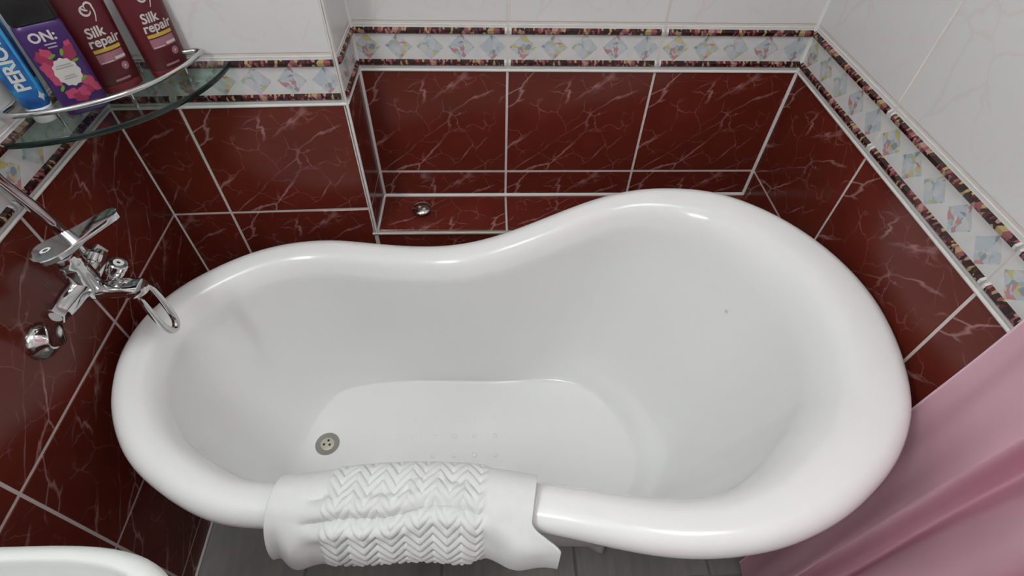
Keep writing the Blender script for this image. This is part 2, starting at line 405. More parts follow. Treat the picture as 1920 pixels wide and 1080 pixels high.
def flo_at(t):
    t = t % NR
    if t < 2: t += NR
    for (a, b), (c, d) in zip(KEYS[:-1], KEYS[1:]):
        if a <= t <= c: return crom(FLO, (b+(d-b)*(t-a)/(c-a)) % len(FLO))
# even, smoothed samples around the rim
ts = [NR*k/NS for k in range(NS)]
C = np.array([rim_at(t) for t in ts]); F = np.array([flo_at(t) for t in ts])
def smooth_closed(P, it):
    for _ in range(it): P = .25*np.roll(P, 1, 0)+.5*P+.25*np.roll(P, -1, 0)
    return P
C = smooth_closed(C, 6); F = smooth_closed(F, 10)
T = np.roll(C, -1, 0)-np.roll(C, 1, 0); T /= np.linalg.norm(T, axis=1)[:, None]
NO = np.stack([-T[:, 1], T[:, 0]], 1)                      # outward (contour runs clockwise seen from above)
if ((C-C.mean(0))*NO).sum() < 0: NO = -NO
NO = smooth_closed(NO, 4); NO /= np.linalg.norm(NO, axis=1)[:, None]
ZR = np.array([rim_z(c[0]) for c in C])
RR = .028
wr = np.array([.050+.052*sm((c[0]-.25)/.35)+.012*sm((-c[1]-.75)/.15)*sm((c[0]+.1)/.3) for c in C]); wr = smooth_closed(wr[:, None], 8)[:, 0]
def ring(off, dz): return [(C[i][0]+NO[i][0]*o, C[i][1]+NO[i][1]*o, ZR[i]+d) for i in range(NS) for o, d in ((off[i] if hasattr(off, '__len__') else off, dz[i] if hasattr(dz, '__len__') else dz),)]
Rg = []
# outside: underside ring of the body first, then the roll, then the inside
E_ = C - NO*wr[:, None]; QW = 1+.7*(wr-.05)/.05; DZE = .0275-.050*QW+.004
sl = np.array([sm((c[0]-.1)/.45) for c in C]); sl = smooth_closed(sl[:, None], 6)[:, 0]     # gentle head-end slope
def inner(s, out=0.0):
    R_ = []
    for i in range(NS):
        zE = ZR[i]+DZE[i]-.004; dep = zE-ZF
        e, f_ = E_[i], F[i]
        k1, k2 = .10+.16*sl[i], .93-.05*sl[i]
        p0 = np.array([*e, zE]); p1 = np.array([*(e+(f_-e)*k1), zE-dep*(.62-.10*sl[i])]); p2 = np.array([*(e+(f_-e)*k2*.86), ZF+.01*dep]); p3 = np.array([*f_, ZF])
        q = (1-s)**3*p0+3*(1-s)**2*s*p1+3*(1-s)*s*s*p2+s**3*p3
        q[:2] += NO[i]*out; q[2] -= out*.8*s
        R_.append(tuple(q))
    return R_
for s in (1.0, .95, .88, .8, .7, .6, .5, .4, .3, .22): Rg.append(inner(s, .022))
Rg.append(ring(-.040, -.075)); Rg.append(ring(-.016, -.048))
for a in (-125, -95, -65, -40, -20, 0, 20, 40, 60, 80, 95):
    c_, s_ = math.cos(math.radians(a)), math.sin(math.radians(a))
    Rg.append(ring(RR*c_, RR*s_))
top = .0275
for k in (.2, .36, .5, .62, .72, .81, .88, .95): Rg.append(ring(-wr*k, top-(.008*k+.042*k**4)*QW))
# inner lip joins the wall
for s in [0.0]+[.02, .05, .09, .14, .2, .27, .34, .41, .48, .55, .62, .68, .74, .79, .84, .88, .91, .94, .96, .98, 1.0]: Rg.append(inner(s))
cen = F.mean(0)
XC = .03
def fz(x): return ZF+max(0.0, x-XC)*.06
last = Rg[-1]
Rg[-1] = [(x, y, z_) for x, y, z_ in last]
for k in (.94, .86, .74, .58, .4, .22, .08): Rg.append([(cen[0]+(x-cen[0])*k, cen[1]+(y-cen[1])*k, ZF-.006*(1-k)) for x, y, z_ in last])
me = rings('shell', Rg, cap0=True, cap1=True)
tub = thing('bathtub', 'white curved peanut-shaped bathtub standing between red tiled walls', 'bathtub', (0, 0, 0))
fixn(me)
bm = bmesh.new(); bm.from_mesh(me)
bmesh.ops.bisect_plane(bm, geom=bm.verts[:]+bm.edges[:]+bm.faces[:], plane_co=(XC, 0, 0), plane_no=(1, -.02, 0), dist=1e-5)
for v_ in bm.verts:
    if v_.co.x > XC: v_.co.z += (v_.co.x-XC)*.15*sm((ZF+.10-v_.co.z)/.10)
bm.to_mesh(me); bm.free(); me.polygons.foreach_set('use_smooth', [True]*len(me.polygons))
sh = obj('shell', me, M['acrylic'], tub)
# anti-slip studs on the tub floor
bm = bmesh.new()
for r_ in range(5):
    for c_ in range(8):
        x = -.40+.052*c_; y = -.415-.052*r_
        bmesh.ops.create_uvsphere(bm, u_segments=10, v_segments=6, radius=1, matrix=Matrix.Translation((x, y, ZF-.0045)) @ Matrix.Diagonal((.0065, .0065, .0022, 1)))
mb = bpy.data.meshes.new('studs'); bm.to_mesh(mb); bm.free(); smooth_angle(mb, 60)
o = obj('anti_slip_stud', mb, M['acrylic'], tub); o['kind'] = 'stuff'
# small grey scuff on the inner wall
obj('scuff_mark', lathe('scuff', [(0, 0), (.0045, 0), (.003, .0004), (0, .0005)], axis=(-.85, -.46, .25), origin=(.4592, -.4462, .5602), seg=16), plain('scuff', (.66, .66, .66), .4), tub)
# drain
DX, DY = -.461, -.534
dr = obj('drain', lathe('drain', [(.0, .0), (.030, 0), (.030, .003), (.028, .0045), (.017, .003), (.016, .0015), (0, .0015)], origin=(DX, DY, ZF-.003), seg=36), M['drain'], tub)
obj('strainer', lathe('strainer', [(0, 0), (.0165, 0), (.0165, .0025), (.012, .0045), (0, .0052)], origin=(DX+.001, DY-.001, ZF-.002), seg=28), M['drain2'], dr)
for a in (200, 330, 75):
    x, y = DX+.008*math.cos(math.radians(a)), DY+.008*math.sin(math.radians(a))
    obj('drain_hole', lathe('hole', [(0, 0), (.0032, 0), (.0028, .0012), (0, .0013)], origin=(x, y, ZF+.0022), seg=12), M['dark'], dr)
# claw feet
def claw(x, y, ang):
    rs = []
    prof = [(.000, .050, .038), (.016, .056, .042), (.032, .046, .034), (.052, .030, .024), (.070, .030, .026), (.090, .042, .034), (.108, .056, .044), (.122, .06, .048)]
    for z_, a, b in prof:
        R_ = []
        for k in range(28):
            t = 2*math.pi*k/28; lob = 1+.14*math.cos(5*t)*(1 if z_ < .04 else .4)
            px, py = a*lob*math.cos(t), b*lob*math.sin(t)
            if z_ < .04: px += .012
            R_.append((x+px*math.cos(ang)-py*math.sin(ang), y+px*math.sin(ang)+py*math.cos(ang), z_))
        rs.append(R_)
    return fixn(rings('foot', rs, cap0=True, cap1=True))
for x, y, a in ((.20, -.705, -1.2), (.20, -.43, 1.2), (-.40, -.69, -2.0), (-.40, -.43, 2.0)):
    obj('foot', claw(x, y, a), M['foot'], tub)

# ------------------------------------------------------------------ towel over the front rim
_c = sorted([i for i in range(NS) if C[i][1] < -.75], key=lambda i: C[i][0])
_xs = [C[i][0] for i in _c]; _ys = [C[i][1] for i in _c]; _zs = [ZR[i] for i in _c]; _nx = [NO[i][0] for i in _c]; _ny = [NO[i][1] for i in _c]
_rf = {}
def rim_frame(x):
    """front rim at a given x: centre line, height and outward direction"""
    k = round(x, 4)
    if k not in _rf:
        _rf[k] = (float(np.interp(k, _xs, _ys)), float(np.interp(k, _xs, _zs)), float(np.interp(k, _xs, _nx)), float(np.interp(k, _xs, _ny)))
    return (x, *_rf[k])
PROF = [(-.075, -.20), (-.072, -.15), (-.068, -.10), (-.064, -.055), (-.058, -.018), (-.046, .014), (-.025, .0335), (0, .0385), (.014, .036), (.025, .0300), (.035, .0220), (.044, .0105), (.052, -.004), (.0575, -.020), (.060, -.036), (.0605, -.048)]
PL = [0.0]
for a, b in zip(PROF[:-1], PROF[1:]): PL.append(PL[-1]+math.hypot(b[0]-a[0], b[1]-a[1]))
PT = PL[-1]
def prof_at(v):
    s = v*PT
    k = max(i for i in range(len(PL)-1) if PL[i] <= s+1e-9); u = (s-PL[k])/(PL[k+1]-PL[k])
    return crom(PROF, k+u-1e-9 if u >= 1 else k+u, closed=False)
TX0, TX1 = -.378, .018
NU, NV = 330, 230
pp = [prof_at(j/NV*.9999) for j in range(NV+1)]
def chev(u, s):
    X = u*(TX1-TX0); per = .042
    zig = abs(((X/per) % 1.0)-.5)*2
    ph = (s+zig*.024)/.0155
    h = 1-abs(2*(ph % 1.0)-1)
    m_ = sm((u-.20)/.03)*sm((.83-u)/.03)*sm((s-.03)/.02)
    return .0042*sm(h)*m_
V = []; Fc = []
S_C = PL[8]+.006                                        # where the crease runs, along the profile
def gs(x, c, w): return math.exp(-((x-c)/w)**2)
nrm_ = []
for j in range(NV+1):
    a, b = pp[max(j-1, 0)], pp[min(j+1, NV)]
    tx, tz = b[0]-a[0], b[1]-a[1]; L = math.hypot(tx, tz) or 1
    nrm_.append((-tz/L, tx/L))
for i in range(NU+1):
    u = i/NU
    cpos = S_C+.010*math.sin(u*6.5+.4)+.004*math.sin(u*17)      # wandering crease
    camp = sm((u-.10)/.12)*sm((.86-u)/.12)
    for j in range(NV+1):
        v = j/NV; o_, dz = pp[j]; s = v*PT
        low = sm((s-S_C-.005)/.05)                      # 0 on the rim, 1 on the hanging end
        x = TX0+(TX1-TX0)*u + low*(.048*sm((u-.80)/.2))
        fx, y, zz, nx, ny = rim_frame(x)
        d = .0085*camp*(gs(s, cpos-.017, .012)+.9*gs(s, cpos+.017, .011)-1.25*gs(s, cpos, .0060))
        d += camp*.0035*gs(s, cpos-.034, .006)*math.sin(u*23+1)
        d += low*(.0025*math.sin(u*7.0+1.0)+.0015*math.sin(u*15+2.2))*camp
        d += .016*math.sin(math.pi*u)*sm((PL[6]+.02-s)/.06)*sm((s-PL[2])/.08)      # loose bulge towards the tub
        # lower right corner folds outwards, lower left is pinched
        d += low*.009*gs(u, .90, .04)-low*.008*gs(u, .82, .05)+low*.010*gs(u, .10, .05)-low*.006*gs(u, .03, .03)
        d += chev(u, s)
        n_o, n_z = nrm_[j]
        V.append((x+nx*(o_+n_o*d), y+ny*(o_+n_o*d), zz+dz+n_z*d+.003+low*(.010*sm((u-.82)/.18)+.004*sm((.12-u)/.12))))
for i in range(NU):
    for j in range(NV):
        a = i*(NV+1)+j; Fc.append((a, a+1, a+NV+2, a+NV+1))
tme = pyd('towel', V, Fc, True)
tw = obj('towel', tme, M['towel'])
md = tw.modifiers.new('thick', 'SOLIDIFY'); md.thickness = .005; md.offset = 0
tag(tw, 'white chevron-ribbed terry towel draped over the front rim of the bathtub', 'towel')

# ------------------------------------------------------------------ chrome stopper on the ledge
st = thing('bath_plug', 'small round chrome plug lying on the red tiled ledge', 'plug', (-.218, -.074, LEDGE))
obj('cap', lathe('cap', [(0, .006), (.020, .006), (.0235, .009), (.024, .013), (.021, .0165), (.012, .0195), (0, .0205)]), M['chrome'], st)
obj('gasket', lathe('gasket', [(0, 0), (.0185, 0), (.020, .003), (.019, .0065), (0, .0065)]), M['dark'], st)

# ------------------------------------------------------------------ bath mixer on the left wall
mx = thing('bath_mixer', 'chrome single-lever bath mixer on the left wall above the tub', 'faucet', (0, 0, 0))
def Z(z_): return z_+FL
BX, BY = -.692, -.544
# two wall flanges with eccentric connectors
for fy, s in ((-.612, 1), (-.476, -1)):
    wx = -.782+.025*(-.1643-fy)/1.0+.006
    fl_ = obj('wall_flange', lathe('flange', [(0, 0), (.031, 0), (.031, .004), (.026, .012), (.016, .018), (.013, .022), (0, .022)], axis=tuple(nl), origin=(wx, fy, Z(-.155))), M['chrome'], mx)
    obj('connector', tube('connector', [(wx+.012, fy, Z(-.155)), (wx+.028, fy, Z(-.152)), (wx+.042, fy, Z(-.120)), (wx+.055, fy, Z(-.096)), (wx+.066, fy, Z(-.088))], [.011, .0115, .011, .0105, .0105], 16), M['chrome'], mx)
    hx = obj('union_nut', lathe('nut', [(0, 0), (.0165, 0), (.018, .002), (.018, .014), (.0165, .016), (0, .016)], axis=(0, s*.9, 0), origin=(BX-.012, fy-s*.004, Z(-.088)), seg=6, ang=20), M['chrome'], mx)
obj('body_bar', tube('bar', [(BX-.004, -.606, Z(-.088)), (BX-.002, -.59, Z(-.087)), (BX, -.544, Z(-.088)), (BX-.002, -.50, Z(-.087)), (BX-.004, -.484, Z(-.088))], [.0145, .0165, .018, .0165, .0145], 20), M['chrome'], mx)
obj('cartridge', lathe('cartridge', [(0, -.118), (.014, -.118), (.019, -.112), (.0215, -.10), (.0225, -.085), (.0225, -.050), (.0215, -.046), (.0225, -.042), (.0225, -.030), (.020, -.024), (0, -.022)], origin=(BX, BY, Z(0)), seg=36), M['chrome'], mx)
# lever: flat paddle
ld = Vector((.060, .062, .004)).normalized(); ls = Vector((-ld.y, ld.x, 0)).normalized(); lo = Vector((BX-.003, BY-.004, Z(-.016)))
prof = [(-.027, .002), (-.026, .010), (-.020, .019), (-.010, .0235), (.004, .0245), (.020, .0225), (.040, .0170), (.060, .0140), (.080, .0125), (.093, .0110), (.099, .0075), (.1015, .002)]
R_ = []
upv = Vector((0, 0, 1))
for t_, w_ in prof:
    c_ = lo+ld*t_+upv*(.010*sm(t_/.1))
    h0, h1 = -.0055, .0055
    R_.append([c_+ls*a+upv*b for a, b in ((-w_, h0+.002), (-w_*.9, h0), (w_*.9, h0), (w_, h0+.002), (w_, h1-.0015), (w_*.95, h1), (w_*.5, h1+.0002), (-w_*.5, h1+.0002), (-w_*.95, h1), (-w_, h1-.0015))])
lev = obj('lever', smooth_angle(fixn(rings('lever', R_, cap0=True, cap1=True)), 28), M['chrome'], mx)
def ringmark(name, c, r0, r1, h, ax=(0, 0, 1)):
    return lathe(name, [(r0, 0), (r1, 0), (r1, h), (r0, h), (r0, 0)], axis=ax, origin=c, seg=24)
M['markwhite'] = plain('mark_white', (.75, .75, .75), .5)
R2 = []
o = obj('indicator', pyd('ind', *(lambda pts: (pts, [(i, (i+1) % 20, 20+(i+1) % 20, 20+i) for i in range(20)]))([tuple(lo+ld*(-.006+s_*.0075*math.cos(a))+ls*(s_*.0052*math.sin(a))+upv*.0066) for s_ in (1, .5) for a in [2*math.pi*k/20 for k in range(20)]])), M['markwhite'], lev)
# outlet arm, diverter knob and the flat drop spout
arm = [(BX+.010, BY, Z(-.108)), (BX+.03, BY, Z(-.106)), (BX+.062, BY, Z(-.104)), (BX+.078, BY, Z(-.106))]
def flatbar(name, pts, hw, ht, side):
    R_ = []; side = Vector(side)
    P = [Vector(p) for p in pts]
    for i, p_ in enumerate(P):
        t_ = (P[min(i+1, len(P)-1)]-P[max(i-1, 0)]).normalized(); nrm = side.cross(t_).normalized()
        w_ = hw[i] if isinstance(hw, (list, tuple)) else hw; h_ = ht[i] if isinstance(ht, (list, tuple)) else ht
        R_.append([p_+side*w_*math.copysign(abs(math.cos(a))**.45, math.cos(a))+nrm*h_*math.copysign(abs(math.sin(a))**.6, math.sin(a)) for a in [2*math.pi*(k+.5)/24 for k in range(24)]])
    return smooth_angle(fixn(rings(name, R_, cap0=True, cap1=True)), 45)
obj('outlet_arm', flatbar('arm', arm, [.015, .015, .0165, .0165], [.009, .010, .011, .010], (0, 1, 0)), M['chrome'], mx)
loop = [(BX+.074, BY+.012, Z(-.104)), (BX+.080, BY+.0155, Z(-.118)), (BX+.082, BY+.0170, Z(-.140)), (BX+.083, BY+.0170, Z(-.170)), (BX+.084, BY+.0155, Z(-.192)), (BX+.086, BY+.010, Z(-.207)), (BX+.087, BY, Z(-.213))]
loop = loop+[(x, 2*BY-y, z_) for x, y, z_ in reversed(loop[:-1])]
lp2 = [tuple(crom(loop, min(k/4, len(loop)-1.0001), closed=False)) for k in range((len(loop)-1)*4+1)]
sp = obj('spout_loop', tube('spout', lp2, [.0040+.0022*math.sin(math.pi*k/(len(lp2)-1)) for k in range(len(lp2))], 14), M['chrome'], mx)
obj('spout_collar', lathe('collar', [(0, 0), (.0175, 0), (.0185, .003), (.0185, .010), (.0165, .013), (0, .013)], axis=(.12, 0, -1), origin=(BX+.072, BY, Z(-.100)), seg=28), M['chrome'], mx)
kn = obj('diverter_knob', lathe('knob', [(0, 0), (.008, 0), (.008, .012), (.0125, .014), (.0135, .018), (.0135, .026), (.0145, .028), (.0145, .036), (.013, .038), (0, .0385)], axis=(.55, .25, .8), origin=(BX+.026, BY+.020, Z(-.106)), seg=16, ang=25), M['chrome'], mx)
ax = Vector((.55, .25, .8)).normalized(); kc = Vector((BX+.026, BY+.020, Z(-.106)))
obj('knob_mark', ringmark('mark', tuple(kc+ax*.0384), .0035, .0075, .0008, tuple(ax)), M['markwhite'], kn)
ck = obj('check_valve', lathe('valve', [(0, 0), (.009, 0), (.009, .02), (.0115, .021), (.0115, .034), (.009, .036), (0, .036)], axis=(.1, .9, .35), origin=(BX, BY+.015, Z(-.085)), seg=16, ang=25), M['chrome'], mx)
# riser to the hand shower
obj('riser_pipe', tube('riser', [(-.703, -.502, Z(-.088)), (-.704, -.498, Z(-.05)), (-.711, -.496, Z(-.02)), (-.728, -.494, Z(.03)), (-.744, -.493, Z(.072)), (-.748, -.493, Z(.12)), (-.748, -.493, Z(.6)), (-.748, -.493, Z(1.05)), (-.765, -.493, Z(1.08))], .0085, 16), M['chrome'], mx)

# ------------------------------------------------------------------ corner glass shelf
SZ = FL+.090; SR = .264
shf = thing('corner_shelf', 'green-tinted quarter-round glass corner shelf with chrome guard rail', 'shelf', (D.x, D.y, SZ))
a0, a1 = math.radians(1.4), math.radians(92.4)
def qpt(r, a): return (r*math.sin(a), -r*math.cos(a))
arc = [qpt(SR, a0+(a1-a0)*k/40) for k in range(41)]
pl = [qpt(.012, (a0+a1)/2)]+arc
n_ = len(pl); v = [(x, y, 0) for x, y in pl]+[(x, y, -.010) for x, y in pl]
gm = pyd('glass', v, [tuple(range(n_)), tuple(range(2*n_-1, n_-1, -1))]); gm.materials.append(M['glass'])
gp = obj('glass_panel', fixn(gm), None, shf)
ev = []; 
for x, y in arc: ev += [(x, y, -.010), (x*1.004, y*1.004, -.0085), (x*1.004, y*1.004, -.0015), (x, y, 0)]
ef = []
for k in range(40):
    for q in range(3): ef.append((4*k+q, 4*(k+1)+q, 4*(k+1)+q+1, 4*k+q+1))
obj('glass_edge', fixn(pyd('edge', ev, ef, True)), M['glass_edge'], gp)
rail = []
RRad = .232
hh = .026
rail.append((*qpt(RRad-.052, a1-.005), hh)); rail.append((*qpt(RRad-.045, a1-.03), hh))
ra = [qpt(RRad, a1-.10-(a1-a0-.2)*k/36) for k in range(37)]
rail = [(RRad-.055, -.004, hh), (RRad-.050, -.016, hh), (RRad-.030, -.018, hh), (RRad-.012, -.012, hh), (RRad-.003, -.014, hh)]+[(x, y, hh) for x, y in ra]+[(.012, -RRad+.003, hh), (.012, -RRad+.03, hh), (.004, -RRad+.05, hh)]
RP = []
for k in range((len(rail)-1)*3+1): RP.append(tuple(crom(rail, min(k/3, len(rail)-1.0001), closed=False)))
obj('guard_rail', tube('rail', RP, .0042, 12), M['chrome'], shf)
for ang in (a1-.35, (a0+a1)/2, a0+.35):
    x, y = qpt(RRad, ang); obj('rail_post', tube('post', [(x, y, 0), (x, y, hh)], .003, 10), M['chrome'], shf)
for (x, y) in ((.10, -.004), (.010, -.10)):
    obj('shelf_clip', box('clip', (x-.012, y-.012, -.014), (x+.012, y+.004, .006), .002), M['chrome'], shf)

# ------------------------------------------------------------------ toiletries
M['maroon'] = plain('maroon_plastic', (.095, .007, .012), .38, var=.08)
M['maroon_cap'] = plain('maroon_cap', (.14, .010, .016), .3, var=.08)
M['violet'] = plain('violet_plastic', (.050, .016, .115), .35, var=.08)
M['black'] = plain('black_plastic', (.006, .006, .007), .4, var=.1)
M['navy'] = plain('navy_side', (.012, .018, .055), .4)
M['pwhite'] = plain('print_white', (.56, .53, .52), .5, var=.03)
M['pgold'] = plain('print_gold', (.52, .36, .045), .45)
M['pmauve'] = plain('print_mauve', (.33, .14, .18), .5)
M['ppink'] = plain('print_pink', (.50, .065, .14), .5, var=.35, scale=250)
M['ppink2'] = plain('print_dark_pink', (.33, .03, .09), .5, var=.35, scale=250)
M['pgreen'] = plain('print_green', (.13, .30, .03), .5)
M['pgrey'] = plain('print_grey', (.36, .34, .36), .5)
M['pcream'] = plain('print_cream', (.56, .55, .52), .5)
M['capwhite'] = plain('cap_white', (.70, .70, .69), .35)
def blue_mat():
    a = NT('toothpaste_blue'); n1 = a.noise(a.ob(), 40, 3)
    a.set(Base_Color=a.ramp(n1.outputs[0], [(.3, (.006, .045, .19)), (.55, (.012, .12, .36)), (.68, (.03, .33, .60))]), Roughness=.35)
    return a.m
M['blue'] = blue_mat()
def section(a, b, n=36, e=2.4):
    return [(a*math.copysign(abs(math.cos(t))**(2/e), math.cos(t)), b*math.copysign(abs(math.sin(t))**(2/e), math.sin(t))) for t in [2*math.pi*k/n for k in range(n)]]
def body_mesh(name, prof, e=2.4, ang=45):
    """prof: list of (z, half width, half depth)"""
    R_ = [[(x, y, z_) for x, y in section(a, b, 40, e)] for z_, a, b in prof]
    return smooth_angle(fixn(rings(name, R_, cap0=True, cap1=True)), ang)
def front_y(prof, e, x, z_):
    zs = [p[0] for p in prof]; a = np.interp(z_, zs, [p[1] for p in prof]); b = np.interp(z_, zs, [p[2] for p in prof])
    q = min(abs(x)/a, .999); return -b*(1-q**e)**(1/e)
def wrap(me, prof, e, off=.0005):
    bm = bmesh.new(); bm.from_mesh(me)
    for v_ in bm.verts: v_.co.y = front_y(prof, e, v_.co.x, v_.co.z)-off-v_.co.y
    bm.to_mesh(me); bm.free(); return me
def patch(name, pts, prof, e, off=.0005):
    """flat printed outline (x, z) laid on the front, as a fan grid"""
    c = (sum(p[0] for p in pts)/len(pts), sum(p[1] for p in pts)/len(pts)); n = len(pts); v_ = []; f_ = []
    for k in (1, .66, .33):
        for x, z_ in pts: v_.append((c[0]+(x-c[0])*k, 0, c[1]+(z_-c[1])*k))
    v_.append((c[0], 0, c[1]))
    for r_ in range(2):
        for i in range(n): j = (i+1) % n; f_.append((r_*n+i, r_*n+j, (r_+1)*n+j, (r_+1)*n+i))
    for i in range(n): f_.append((2*n+i, 2*n+(i+1) % n, 3*n))
    return wrap(pyd(name, v_, f_), prof, e, off)
def bar(x0, x1, z0, z1, n=8):
    return [(x0+(x1-x0)*k/n, z0) for k in range(n+1)]+[(x1-(x1-x0)*k/n, z1) for k in range(n+1)]
def blob(cx, cz, rx, rz, n=18, lob=0, amp=0, rot=0):
    out = []
    for k in range(n):
        t = 2*math.pi*k/n; s_ = 1+amp*math.cos(lob*t); x, z_ = rx*s_*math.cos(t), rz*s_*math.sin(t)
        out.append((cx+x*math.cos(rot)-z_*math.sin(rot), cz+x*math.sin(rot)+z_*math.cos(rot)))
    return out
def text_mesh(s, size, x, z_, prof, e, off=.0006, rot=0, bold=.0, shear=0, space=1.0, align='CENTER', line=.8):
    cu = bpy.data.curves.new('t', 'FONT'); cu.body = s; cu.size = size; cu.align_x = align; cu.align_y = 'CENTER'
    cu.offset = bold; cu.shear = shear; cu.space_character = space; cu.space_line = line; cu.resolution_u = 3
    to = bpy.data.objects.new('t', cu); COL.objects.link(to); bpy.context.view_layer.update()
    me = bpy.data.meshes.new_from_object(to.evaluated_get(bpy.context.evaluated_depsgraph_get()))
    bpy.data.objects.remove(to); bpy.data.curves.remove(cu)
    c_, s_ = math.cos(rot), math.sin(rot)
    for v_ in me.vertices:
        a, b = v_.co.x, v_.co.y
        v_.co = (x+a*c_-b*s_, 0, z_+a*s_+b*c_)
    me.materials.clear()
    bm = bmesh.new(); bm.from_mesh(me); bmesh.ops.triangulate(bm, faces=bm.faces[:])
    for lim in (.006, .003):
        le = [e_ for e_ in bm.edges if e_.calc_length() > lim]
        if le: bmesh.ops.subdivide_edges(bm, edges=le, cuts=1, use_grid_fill=False)
        bmesh.ops.triangulate(bm, faces=bm.faces[:])
    bm.to_mesh(me); bm.free()
    return wrap(me, prof, e, off)

def face_rot(n): return math.atan2(n[1], n[0])+math.pi/2      # local -y looks along n
def silk_tube(loc, n, label):
    t = thing('conditioner_tube', label, 'tube', loc, face_rot(n), 'maroon tubes on the glass shelf')
    pc = [(0, .0315, .0175), (.002, .0325, .0185), (.0105, .0325, .0185), (.012, .0318, .0178)]
    obj('cap', body_mesh('cap', pc, 2.6), M['maroon_cap'], t)
    pb = [(.0118, .0318, .0180), (.0140, .0335, .0195), (.05, .0345, .0195), (.09, .0355, .0175), (.13, .0365, .0125), (.165, .0375, .0062), (.182, .038, .0018), (.195, .038, .0014)]
    b = obj('body', body_mesh('body', pb, 2.3), M['maroon'], t)
    E = 2.3
    P = lambda nm, pts, m, off=.0005: obj(nm, patch(nm, pts, pb, E, off), M[m], b)
    obj('lettering', text_mesh('Silk', .020, -.004, .0945, pb, E, bold=.0005, shear=.1), M['pwhite'], b)
    obj('lettering', text_mesh('repair', .020, .003, .0805, pb, E, bold=.0005, shear=.1), M['pwhite'], b)
    P('gold_band', bar(-.020, .022, .0655, .0708), 'pgold')
    P('print_block', bar(-.020, .021, .0485, .0635), 'pmauve')
    P('print_bar', bar(.004, .021, .0505, .0545), 'pwhite', .0008)
    P('print_bar', bar(-.018, .000, .0495, .0510), 'pwhite', .0008)
    P('emblem', blob(.013, .0375, .0062, .0065, 16), 'pmauve'); P('emblem_mark', blob(.013, .0375, .002, .0035, 3), 'pwhite', .0008)
    P('small_print', bar(-.012, .012, .0175, .0212), 'pmauve')
    # brush-stroke logo
    def stroke(pts, w):
        L_, R2_ = [], []
        for i, (x, z_) in enumerate(pts):
            q0, q1 = pts[max(i-1, 0)], pts[min(i+1, len(pts)-1)]; dx, dz = q1[0]-q0[0], q1[1]-q0[1]; l_ = math.hypot(dx, dz) or 1
            ww = w*(.35+.65*math.sin(math.pi*(i+.5)/len(pts)))
            L_.append((x-dz/l_*ww, 0, z_+dx/l_*ww)); R2_.append((x+dz/l_*ww, 0, z_-dx/l_*ww))
        k = len(pts); return wrap(pyd('logo', L_+R2_, [(i, i+1, k+i+1, k+i) for i in range(k-1)]), pb, E)
    a_ = [(.0005+.0068*math.cos(x), .1245+.0065*math.sin(x)) for x in np.linspace(1.2, 6.0, 16)]
    obj('logo_stroke', stroke(a_, .0016), M['pwhite'], b)
    obj('logo_stroke', stroke([(-.004, .129), (0, .1255), (.004, .124)], .0014), M['pwhite'], b)
    c2 = [(.007+.0055*math.cos(x), .1290+.005*math.sin(x)) for x in np.linspace(3.6, -.4, 12)]+[(.0125, .123), (.0115, .117), (.009, .1115), (.007, .108)]
    obj('logo_stroke', stroke(c2, .0014), M['pwhite'], b)
    return t
silk_tube((-.666, -.254, SZ), (.80, -.60), 'maroon hair-care tube next to the purple bottle on the glass shelf')
silk_tube((-.607, -.198, SZ), (.82, -.574), 'maroon hair-care tube at the right end of the glass shelf')
# violet body-wash bottle with black cap
t = thing('body_wash_bottle', 'purple body-wash bottle with black cap and pink flowers', 'bottle', (-.690, -.323, SZ), face_rot((.64, -.769)))
pb = [(0, .028, .015), (.003, .0305, .0175), (.02, .0315, .0185), (.10, .0315, .0185), (.128, .031, .018), (.134, .029, .0165), (.136, .026, .0145)]
E = 4.0
b = obj('body', body_mesh('body', pb, E), M['violet'], t)
obj('cap', body_mesh('cap', [(.1362, .026, .0145), (.1365, .0295, .0170), (.139, .0305, .0178), (.178, .0305, .0178), (.182, .029, .0165), (.183, .026, .0145)], E), M['black'], t)
P = lambda nm, pts, m, off=.0005: obj(nm, patch(nm, pts, pb, E, off), M[m], b)
obj('lettering', text_mesh('ON:', .0185, -.003, .1180, pb, E, bold=.0006), M['pwhite'], b)
P('small_print', bar(-.006, .009, .1065, .1085), 'pgrey'); P('small_print', bar(-.004, .008, .1020, .1040), 'pgrey')
fl_ = [(-.016, .088, .009, .013, .5), (-.019, .073, .008, .012, .2), (-.010, .096, .006, .009, .7), (.016, .090, .008, .013, -.5), (.020, .100, .005, .008, -.3), (.019, .046, .008, .012, .5), (.014, .036, .006, .009, .9), (.024, .037, .005, .010, .4), (-.008, .034, .010, .008, 0), (0, .027, .010, .008, 0), (.008, .034, .008, .008, 0), (-.018, .058, .006, .009, .1)]
for i, (x, z_, rx, rz, ro) in enumerate(fl_): P('flower_print', blob(x, z_, rx, rz, 40, 5, .12, ro), 'ppink' if i % 3 else 'ppink2', .0005+.00012*(i % 4))
for x, z_, ro in ((-.006, .091, .4), (.008, .094, 1.1), (.018, .079, .2), (-.017, .045, .9), (.016, .052, .3)): P('leaf_print', blob(x, z_, .0055, .0022, 12, 0, 0, ro), 'pgreen', .0011)
P('badge', blob(.001, .066, .0165, .0205, 48, 12, .05), 'pcream', .0013)
for z_, w_ in ((.076, .010), (.0725, .012), (.060, .007), (.0565, .009)): P('small_print', bar(.001-w_, .001+w_, z_, z_+.0016), 'pgrey', .0017)
